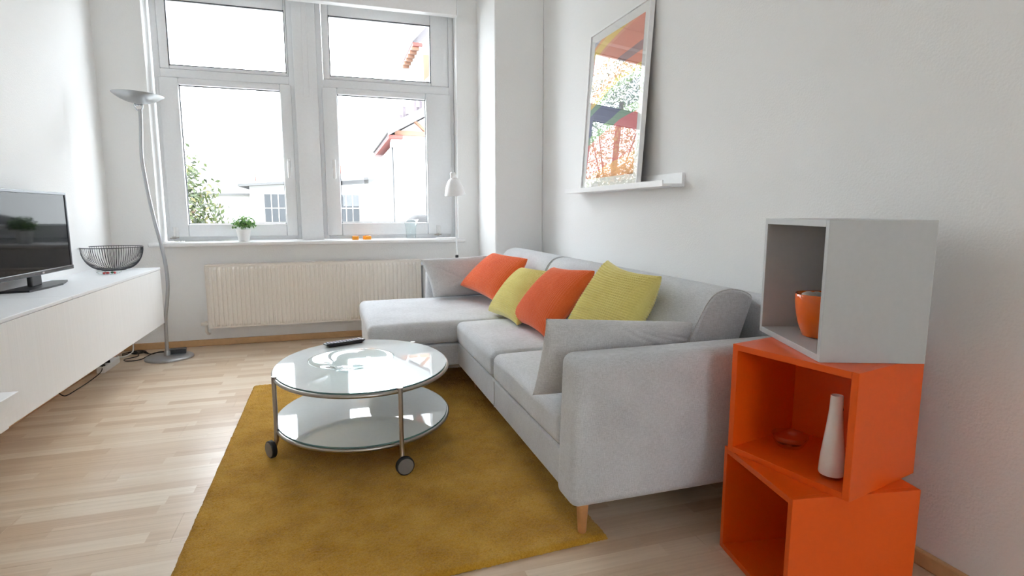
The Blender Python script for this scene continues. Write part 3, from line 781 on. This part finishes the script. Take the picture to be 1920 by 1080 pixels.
# loose cushions
def loose(name, label, group, geo, mat):
    v, f = geo
    return obj(name, npmesh(name, v, f), mat, label=label, cat='cushion', group=group, smooth=True)
loose('cushion', 'wide plain grey cushion standing against the near armrest', 'grey sofa cushions',
      pillow((.636, 1.76, .445), (1.235, 1.77, .445), (1.262, 1.735, .668), (.672, 1.730, .716), .135, 70, seed=4, pinch=.03, wr=.006, zmin=.437, power=.36,
             folds=((.55, .55, 1.0, .010, .05), (.2, .6, .8, .007, .04), (.82, .55, 1.1, .009, .05))), M['cush'])
loose('cushion', 'wide plain grey cushion standing against the far armrest', 'grey sofa cushions',
      pillow((.700, 4.10, .444), (1.27, 4.11, .444), (1.215, 4.175, .745), (.618, 4.165, .722), .135, 70, seed=9, pinch=.04, wr=.008, zmin=.436, power=.36,
             folds=((-.55, .3, .7, .010, .06), (-.1, -.1, 2.3, .008, .06))), M['cush'])
loose('cushion', 'orange waffle cushion farthest back, against the grey cushion', 'waffle cushions on the sofa',
      pillow((1.02, 3.50, .470), (.885, 4.02, .535), (1.16, 4.06, .760), (1.215, 3.47, .765), .17, 190, 36, .0060, seed=2, zmin=.438, wr=.012, folds=((.55, -.45, 1.5, .030, .10), (-.3, -.62, 1.4, .016, .08), (-.2, .65, .5, .010, .08))), M['orange_knit'])
loose('cushion', 'yellow waffle cushion half hidden between the two orange ones', 'waffle cushions on the sofa',
      pillow((.955, 2.90, .450), (.925, 3.39, .450), (1.20, 3.52, .700), (1.225, 3.02, .720), .17, 190, 36, .0058, seed=5, zmin=.440, wr=.014, folds=((.2, .5, 1.2, .014, .10),)), M['yellow_knit'])
loose('cushion', 'orange ribbed waffle cushion nearer the front, beside the large yellow one', 'waffle cushions on the sofa',
      pillow((.990, 2.56, .450), (.975, 3.06, .450), (1.20, 2.955, .758), (1.185, 2.42, .792), .17, 190, 40, .0060, cord=True, seed=8, zmin=.440, wr=.010, folds=((-.15, .05, 1.25, .040, .06), (.35, -.3, 1.0, .018, .07))), M['orange_knit'])
loose('cushion', 'yellow waffle cushion nearest the front, with one corner pointing up', 'waffle cushions on the sofa',
      pillow((1.09, 1.99, .455), (1.00, 2.42, .450), (1.205, 2.325, .850), (1.215, 1.895, .822), .19, 190, 36, .0060, seed=12, zmin=.440, wr=.016, pinch=.10, folds=((.1, .55, 1.9, .016, .10), (-.4, .2, .6, .012, .09))), M['yellow_knit'])

# ------------------------------------------------------------------ glass coffee table
tc = (.115, 2.669, 0); RZ = .0165
t = thing('coffee_table', 'oval two-tier white glass coffee table on nickel castors', 'table', (tc[0], tc[1], RZ))
def oval(name, sx, sy, z, sub):
    b = BM(); lathe(b, [(0, 0), (.990, 0), (.994, .002), (.994, .0065), (.990, .008), (0, .008)], (tc[0], tc[1], z), 96, sx, sy)
    for f in b.faces:
        f.material_index = 1 if all(abs(math.hypot((v.co.x - tc[0]) / sx, (v.co.y - tc[1]) / sy) - .993) < .004 for v in f.verts) else 0
    o = obj(name, b, [M['tglass'], M['tglass_edge']], t, smooth=30)
    b = BM(); pts = [(tc[0] + sx * math.cos(2 * math.pi * i / 96), tc[1] + sy * math.sin(2 * math.pi * i / 96), z - .006) for i in range(96)]
    tube(b, pts, .0085, 10, closed=True); obj(sub, b, M['nickel'], t, smooth=True, label='brushed nickel rim tube')
oval('glass_top', .389, .477, .364, 'top_rim'); oval('glass_shelf', .390, .447, .132, 'shelf_rim')
def tleg(a, rot):
    ca, sa = math.cos(a), math.sin(a)
    x, y = tc[0] + .393 * ca, tc[1] + .482 * sa
    b = BM(); tube(b, [(x, y, .366), (x, y, .2), (x + .002 * ca, y + .002 * sa, .09), (x + .012 * ca, y + .012 * sa, .064), (x + .022 * ca, y + .022 * sa, .056)], .0095, 12)
    L_ = obj('leg', b, M['nickel'], t, smooth=50)
    b = BM(); tube(b, [(x - .004 * ca, y - .004 * sa, .350), (x - .004 * ca, y - .004 * sa, .374)], .013, 12); obj('clamp', b, M['nickel'], L_, smooth=50)
    wc = Matrix.Translation((x + .026 * ca, y + .026 * sa, RZ + .0385)) @ Matrix.Rotation(rot, 4, 'Z') @ Matrix.Rotation(math.radians(90), 4, 'X')
    b = BM(); lathe(b, [(0, -.011), (.034, -.011), (.0375, -.008), (.0375, .008), (.034, .011), (0, .011)], n=36, M4=wc); w_ = obj('castor', b, M['rubber'], t, smooth=40, label='black rubber castor wheel')
    b = BM()
    for s in (-1, 1): lathe(b, [(0, s * .0125), (.031, s * .0125), (.033, s * .0105)], n=36, M4=wc)
    obj('castor_disc', b, M['castor'], w_, label='grey castor disc')
tleg(math.radians(-72), math.radians(12)); tleg(math.radians(-163), math.radians(-58)); tleg(math.radians(44), math.radians(30))

gb = (.063, 2.560, .372)
t = thing('glass_bowl', 'wide shallow clear glass bowl on the coffee table', 'bowl', gb)
b = BM(); lathe(b, [(0, 0), (.070, 0), (.074, .004), (.080, .012), (.105, .022), (.145, .034), (.186, .046), (.187, .049), (.180, .048), (.140, .038), (.100, .027), (.074, .016), (.066, .008), (0, .007)], gb, 64)
obj('bowl_body', b, M['dishglass'], t, smooth=True)
rm = Matrix.Translation((.042, 3.055, .3722)) @ Matrix.Rotation(math.radians(21), 4, 'Z')
t = thing('remote_control', 'black remote control with pale buttons on the coffee table', 'remote', (.042, 3.055, .3722), math.radians(21))
b = BM(); box(b, (-.108, -.024, .0), (.108, .024, .019), .006, 3); 
for v in b.verts:
    if v.co.z < .008 and abs(v.co.x) > .08: v.co.x *= .86
obj('case', b, M['black'], t, local=True, smooth=40)
b = BM()
for i in range(11):
    for j in range(3): box(b, (-.094 + i * .0172, -.018 + j * .0135, .019), (-.083 + i * .0172, -.009 + j * .0135, .0225), .001, 1)
obj('buttons', b, M['buttons'], t, local=True, kind='stuff')

# ------------------------------------------------------------------ picture ledge and leaning picture
t = thing('picture_ledge', 'narrow white picture ledge on the right wall', 'shelf', (1.62, 3.05, 1.20))
LY0, LY1 = 2.445, 3.66
obj('back_plate', bx((1.664, LY0, 1.194), (1.68, LY1, 1.264), .0015), M['white'], t)
obj('ledge_board', bx((1.560, LY0, 1.194), (1.664, LY1, 1.209), .0015), M['white'], t)
obj('front_lip', bx((1.552, LY0, 1.194), (1.560, LY1, 1.224), .0015), M['white'], t)

PY0, PY1, PZ0, PH = 2.757, 3.488, 1.2105, .985
lean = math.atan2(.058, PH)
pr = Matrix.Translation((1.602, (PY0 + PY1) / 2, PZ0)) @ Matrix.Rotation(lean, 4, 'Y')
t = thing('framed_picture', 'white framed print of sweeping coloured bands leaning on the ledge', 'picture', (1.602, (PY0 + PY1) / 2, PZ0))
W2 = (PY1 - PY0) / 2
def P4(bm): bmesh.ops.transform(bm, matrix=pr, verts=bm.verts); return bm
# local: x depth (front at -.012), y width, z height
b = BM(); fw = .011
box(b, (-.014, -W2, 0), (.014, -W2 + fw, PH), .001); box(b, (-.014, W2 - fw, 0), (.014, W2, PH), .001)
box(b, (-.014, -W2 + fw, 0), (.014, W2 - fw, fw), .001); box(b, (-.014, -W2 + fw, PH - fw), (.014, W2 - fw, PH), .001)
obj('frame', P4(b), M['white'], t)
obj('mount', P4(bx((-.004, -W2 + fw, fw), (.002, W2 - fw, PH - fw))), M['card'], t)
obj('backing_board', P4(bx((.004, -W2 + fw, fw), (.012, W2 - fw, PH - fw))), M['mdf'], t)
b = BM(); a0, a1, c0, c1 = -W2 + .062, W2 - .062, .070, PH - .062
vs = [b.verts.new(p) for p in ((-.0048, a1, c0), (-.0048, a0, c0), (-.0048, a0, c1), (-.0048, a1, c1))]
vs2 = [b.verts.new((p.co.x + .0006, p.co.y, p.co.z)) for p in vs]
f = b.faces.new(vs); uvl = b.loops.layers.uv.new('uv')
for lp, uv in zip(f.loops, ((0, 0), (1, 0), (1, 1), (0, 1))): lp[uvl].uv = uv
for i in range(4): b.faces.new((vs[i], vs[(i + 1) % 4], vs2[(i + 1) % 4], vs2[i]))
obj('print', P4(b), M['art'], t, label='print of broad orange, yellow, blue and red bands')
obj('glass', P4(bx((-.0088, -W2 + fw, fw), (-.0068, W2 - fw, PH - fw))), M['picglass'], t)

# ------------------------------------------------------------------ stacked open cubes
def cube(name, label, M_xy, ang, w, d, h, z, mat, th=.018):
    """open box: front opening runs from the corner M_xy backwards along -e for w, depth along g for d"""
    t = thing(name, label, 'shelf', (M_xy[0], M_xy[1], z), ang, 'stacked open cube shelves')
    # local x: -w..0 along the front, local y: 0..d depth
    def mit(poly, a, c): pass
    obj('side_panel', bx((-th, 0, th * 0), (0, d, h), .0012), mat, t, local=True)
    obj('side_panel', bx((-w, 0, 0), (-w + th, d, h), .0012), mat, t, local=True)
    obj('top_panel', bx((-w + th, 0.0, h - th), (-th, d, h), .0008), mat, t, local=True)
    obj('bottom_panel', bx((-w + th, 0.0, 0), (-th, d, th), .0008), mat, t, local=True)
    obj('back_panel', bx((-w + th, d - .03, th), (-th, d - .018, h - th)), mat, t, local=True)
    return t
c3 = cube('cube_shelf', 'orange open cube shelf standing on the floor, bottom of the stack', (1.099, 1.075), math.radians(-99.68), .342, .370, .338, 0.0, M['orange'])
c2 = cube('cube_shelf', 'orange open cube shelf in the middle, holding a white vase', (1.222, 1.020), math.radians(-77.49), .370, .324, .337, .3385, M['orange'])
c1 = cube('cube_shelf', 'light grey open cube shelf on top, holding an orange pot', (1.211, 1.130), math.radians(-110.5), .410, .269, .373, .676, M['greybox'])

z1 = .676 + .0185
op = (1.398, 1.318, z1)
t = thing('orange_pot', 'glossy orange ceramic pot inside the grey cube', 'pot', op)
b = BM(); lathe(b, [(0, 0), (.040, 0), (.046, .004), (.058, .040), (.066, .075), (.069, .105), (.0695, .128), (.068, .131), (.065, .128), (.064, .10), (.055, .05), (.042, .012), (0, .010)], op, 48)
obj('pot_body', b, M['orange_gloss'], t, smooth=True)
lb_ = ('pale pebble at the left in the orange pot', 'pale pebble at the right in the orange pot', 'pale pebble at the front in the orange pot', 'pale pebble at the back in the orange pot', 'pale pebble in the centre of the orange pot')
for (dx, dy, dz, s), l_ in zip(((-.028, .012, .120, .024), (.026, -.014, .118, .026), (-.012, -.034, .117, .022), (.018, .032, .117, .022), (.0, .0, .112, .026)), lb_):
    b = BM(); bmesh.ops.create_icosphere(b, subdivisions=3, radius=s)
    for v in b.verts: v.co *= 1 + .12 * mnoise.noise(v.co * 40 + Vector((dx * 90, 0, 0)))
    bmesh.ops.transform(b, matrix=Matrix.Translation((op[0] + dx, op[1] + dy, op[2] + dz)) @ Matrix.Diagonal((1.15, .95, .7, 1)), verts=b.verts)
    obj('pebble', b, M['stone'], label=l_, cat='stone', group='pebbles in the orange pot', smooth=True)
z2 = .3385 + .0185
wv = (1.268, 1.118, z2)
t = thing('bottle_vase', 'slender white porcelain bottle vase in the middle orange cube', 'vase', wv)
b = BM(); lathe(b, [(0, .009), (.031, .009), (.0325, .014), (.030, .06), (.0255, .10), (.020, .15), (.0165, .19), (.0155, .226), (.0145, .228), (.0125, .226), (.013, .19), (.012, .12), (0, .10)], wv, 40)
obj('vase_body', b, M['porcelain'], t, smooth=50)
b = BM(); lathe(b, [(0, 0), (.028, 0), (.029, .008), (0, .009)], wv, 36); obj('foot', b, M['vglass'], t, smooth=40, label='clear glass foot')
b = BM(); lathe(b, [(0, 0), (.0042, 0), (.004, .0012), (0, .0014)], n=16, M4=Matrix.Translation((wv[0] + .0135, wv[1] - .0085, wv[2] + .190)) @ Matrix.Rotation(math.radians(90), 4, 'Y') @ Matrix.Rotation(math.radians(32), 4, 'X')); obj('sticker', b, M['black'], t, label='tiny dark round sticker near the neck')
ga = (1.318, 1.318, z2)
t = thing('glass_ashtray', 'round low clear glass bowl deep in the middle orange cube', 'bowl', ga)
b = BM(); lathe(b, [(0, 0), (.036, 0), (.040, .006), (.049, .022), (.052, .034), (.050, .036), (.046, .024), (.036, .010), (0, .008)], ga, 44)
obj('bowl_body', b, M['vglass'], t, smooth=True)

# ------------------------------------------------------------------ outside
obj('yard_ground', bx((-40, YO + .5, -4.4), (40, 60, -4.0)), M['ground'], label='pale gravel yard far below the windows', kind='structure')
def tree(name, label, c, rad, n, size, seed, mat, trunk):
    t = thing(name, label, 'tree', (c[0], c[1], -4.0), group='trees outside the window')
    obj('foliage', leaf_ball(n, c, *rad, size, seed, -1, .45), mat, t, kind='stuff')
    b = BM(); tube(b, spline([(c[0], c[1], -4.0), (c[0] + .1, c[1], -2), (c[0] - .05, c[1], c[2] - rad[2] * .3), (c[0], c[1], c[2] + rad[2] * .5)], 5), trunk, 9)
    for k in range(5):
        a = k * 1.3
        tube(b, [(c[0], c[1], c[2] - rad[2] * .4), (c[0] + rad[0] * .6 * math.cos(a), c[1] + rad[1] * .6 * math.sin(a), c[2] + rad[2] * .3)], trunk * .35, 6)
    obj('trunk', b, M['bark'], t, smooth=True)
tree('tree', 'pale green leafy tree outside, at the left edge of the left window', (-3.45, 12.3, .45), (1.58, 1.4, 2.25), 11000, .060, 21, M['treeleaf'], .13)
tree('tree', 'tall slender pale tree farther left outside, mirrored in the picture glass', (-5.95, 17.8, 3.6), (1.9, 1.6, 4.2), 19000, .045, 22, M['birch'], .08)
tree('tree', 'lower bronze leaved tree outside, mirrored low in the picture glass', (-5.0, 15.0, 1.4), (1.45, .9, 2.1), 13000, .040, 23, M['autumn'], .045)

# neighbouring gabled house, right window
t = thing('gabled_house', 'tall white gabled house with timber beams outside right window', 'house', (4.2, 14, -4))
g0 = 11.0
obj('wall', bx((1.10 + .10, g0 + .25, -4), (7.5, 14.9, 2.35)), M['facade'], t)
rk = .55   # slope of the lower gable
b = BM(); prism(b, [(1.10, 2.50), (4.3, 2.50 + rk * 3.2), (7.5, 2.50), (7.5, 2.63), (4.3, 2.63 + rk * 3.2), (1.10, 2.63)], 1, g0 + .04, 14.85); lr = obj('lower_roof', b, M['roof'], t)
b = BM(); prism(b, [(1.08, 2.485), (4.3, 2.485 + rk * 3.22), (4.3, 2.66 + rk * 3.22), (1.08, 2.66)], 1, g0 - .03, g0 + .04); obj('bargeboard', b, M['fascia'], t)
obj('soffit', bx((1.10, g0 + .04, 2.44), (1.36, 14.85, 2.50)), M['soffit'], t)
b = BM(); box(b, (1.06, g0 + .04, 2.53), (1.10, 14.85, 2.62), .01); obj('gutter', b, M['fascia'], t)
b = BM(); tube(b, [(1.17, 11.3, 2.4), (1.17, 11.3, -4)], .03, 8); obj('downpipe', b, M['fascia'], t, smooth=True)
b = BM(); prism(b, [(1.16, 2.30), (7.44, 2.30), (7.44, 2.51), (4.3, 2.49 + rk * 3.18), (1.16, 2.51)], 1, g0 + .20, g0 + .40); obj('gable_wall', b, M['facade'], t)
obj('beam', bx((1.22, g0 + .12, 2.515), (3.2, g0 + .24, 2.60)), M['timber'], t)
b = BM(); tube(b, [(1.55, g0 + .18, 2.84), (1.86, g0 + .18, 2.57)], .032, 6); obj('brace', b, M['timber'], t)
obj('upper_wall', bx((2.32, 15.05, -4), (7.5, 17.2, 5.35)), M['facade'], t)
rk2 = 1.05
b = BM(); prism(b, [(2.15, 5.33), (4.8, 5.33 + rk2 * 2.65), (7.45, 5.33), (7.45, 5.50), (4.8, 5.50 + rk2 * 2.65), (2.15, 5.50)], 1, 14.98, 17.3); obj('upper_roof', b, M['roof'], t)
obj('upper_soffit', bx((2.16, 15.0, 5.24), (2.40, 17.3, 5.32)), M['soffit'], t)
for k in range(6): obj('rafter_end', bx((2.14, 15.1 + k * .38, 5.17), (2.42, 15.2 + k * .38, 5.25)), M['timber'], t)
b = BM(); prism(b, [(2.13, 5.31), (4.8, 5.31 + rk2 * 2.67), (4.8, 5.55 + rk2 * 2.67), (2.13, 5.55)], 1, 14.90, 14.98); obj('upper_bargeboard', b, M['fascia'], t)
obj('gable_window', bx((2.42, 15.0, 4.35), (2.56, 15.08, 5.05), .01), M['timber'], t)
b = BM(); prism(b, [(2.36, 4.10), (3.9, 5.60), (3.9, 5.80), (2.36, 4.30)], 1, 14.3, 14.9); obj('porch_roof', b, M['fascia'], t)
b = BM()
for k in range(9): box(b, (1.50 + k * .10, 12.6 + .25 * (k % 3), 2.56 + .55 * (.40 + k * .10)), (1.56 + k * .10, 12.8 + .25 * (k % 3), 2.92 + .55 * (.40 + k * .10) + .16 * (k % 2)))
obj('roof_vents', b, M['roof'], t)

# long white workshop with two grey windows
t = thing('workshop', 'low white workshop with grey grid windows outside', 'building', (-1, 21, -4))
obj('wall', bx((-2.45, 20, -4), (1.35, 23, 1.95)), M['facade'], t)
b = BM(); prism(b, [(-2.75, 1.86), (1.5, 2.16), (1.5, 2.24), (-2.75, 1.94)], 1, 19.7, 23.1); obj('roof', b, M['fascia'], t)
obj('annexe_wall', bx((-4.2, 20.3, -4), (-2.46, 23, 1.60)), M['facade'], t)
obj('annexe_roof', bx((-4.3, 20.1, 1.60), (-2.46, 23.05, 1.66)), M['fascia'], t)
for (xa, xb) in ((-2.02, -1.18), (.30, .93)):
    f_ = obj('window', bx((xa, 19.94, .74), (xb, 20.02, 1.64)), M['fascia'], t, label='grey grid window')
    nc = 4 if xb - xa > .7 else 3
    for i in range(nc):
        for j in range(2):
            w_ = (xb - xa) / nc; obj('pane', bx((xa + i * w_ + .015, 19.925, .76 + j * .44), (xa + (i + 1) * w_ - .015, 19.945, .76 + j * .44 + .42)), M['darkpane'], f_)
    b = BM()
    for i in range(1, nc): box(b, (xa + i * (xb - xa) / nc - .012, 19.91, .75), (xa + i * (xb - xa) / nc + .012, 19.93, 1.63))
    box(b, (xa, 19.91, 1.175), (xb, 19.93, 1.205)); obj('glazing_bars', b, M['facade'], f_)
# far houses with chimneys
def far_house(label, x, y, w, wall_h, ch):
    t = thing('distant_house', label, 'house', (x, y, -4), group='distant houses')
    obj('wall', bx((x - w, y, -4), (x + w, y + 6, wall_h)), M['facade'], t)
    b = BM(); prism(b, [(x - w - .3, wall_h), (x + w + .3, wall_h), (x + w - 1.0, wall_h + 1.2), (x - w + 1.0, wall_h + 1.2)], 1, y - .1, y + 6.1); obj('roof', b, M['facade'], t)
    for (cx_, h_) in ch: obj('chimney', bx((cx_ - .15, y + 1.0, wall_h), (cx_ + .15, y + 1.6, wall_h + h_)), M['brick'], t, label='red brick chimney')
far_house('distant white house with two red chimneys beyond the workshop', -5.4, 46, 4.2, 2.1, ((-5.45, 2.35), (-4.95, 1.95)))
far_house('distant white house behind the workshop, between both windows', 1.8, 50, 2.6, 3.0, ((.9, 2.0),))
b = BM(); bmesh.ops.create_uvsphere(b, u_segments=24, v_segments=14, radius=1.0)
for v in b.verts: v.co = Vector((v.co.x * .23, v.co.y * .5, v.co.z * .22)) * (1 + .08 * mnoise.noise(v.co * 3)) + Vector((1.23, 8.2, .815))
obj('awning', b, M['tarp'], label='grey rounded awning low outside behind the glass vase', cat='awning', smooth=True)
b = BM(); tube(b, [(1.20, 8.2, -4.0), (1.20, 8.2, .8)], .04, 8); o = obj('awning_post', b, M['fascia'])
o.parent = bpy.data.objects['awning']
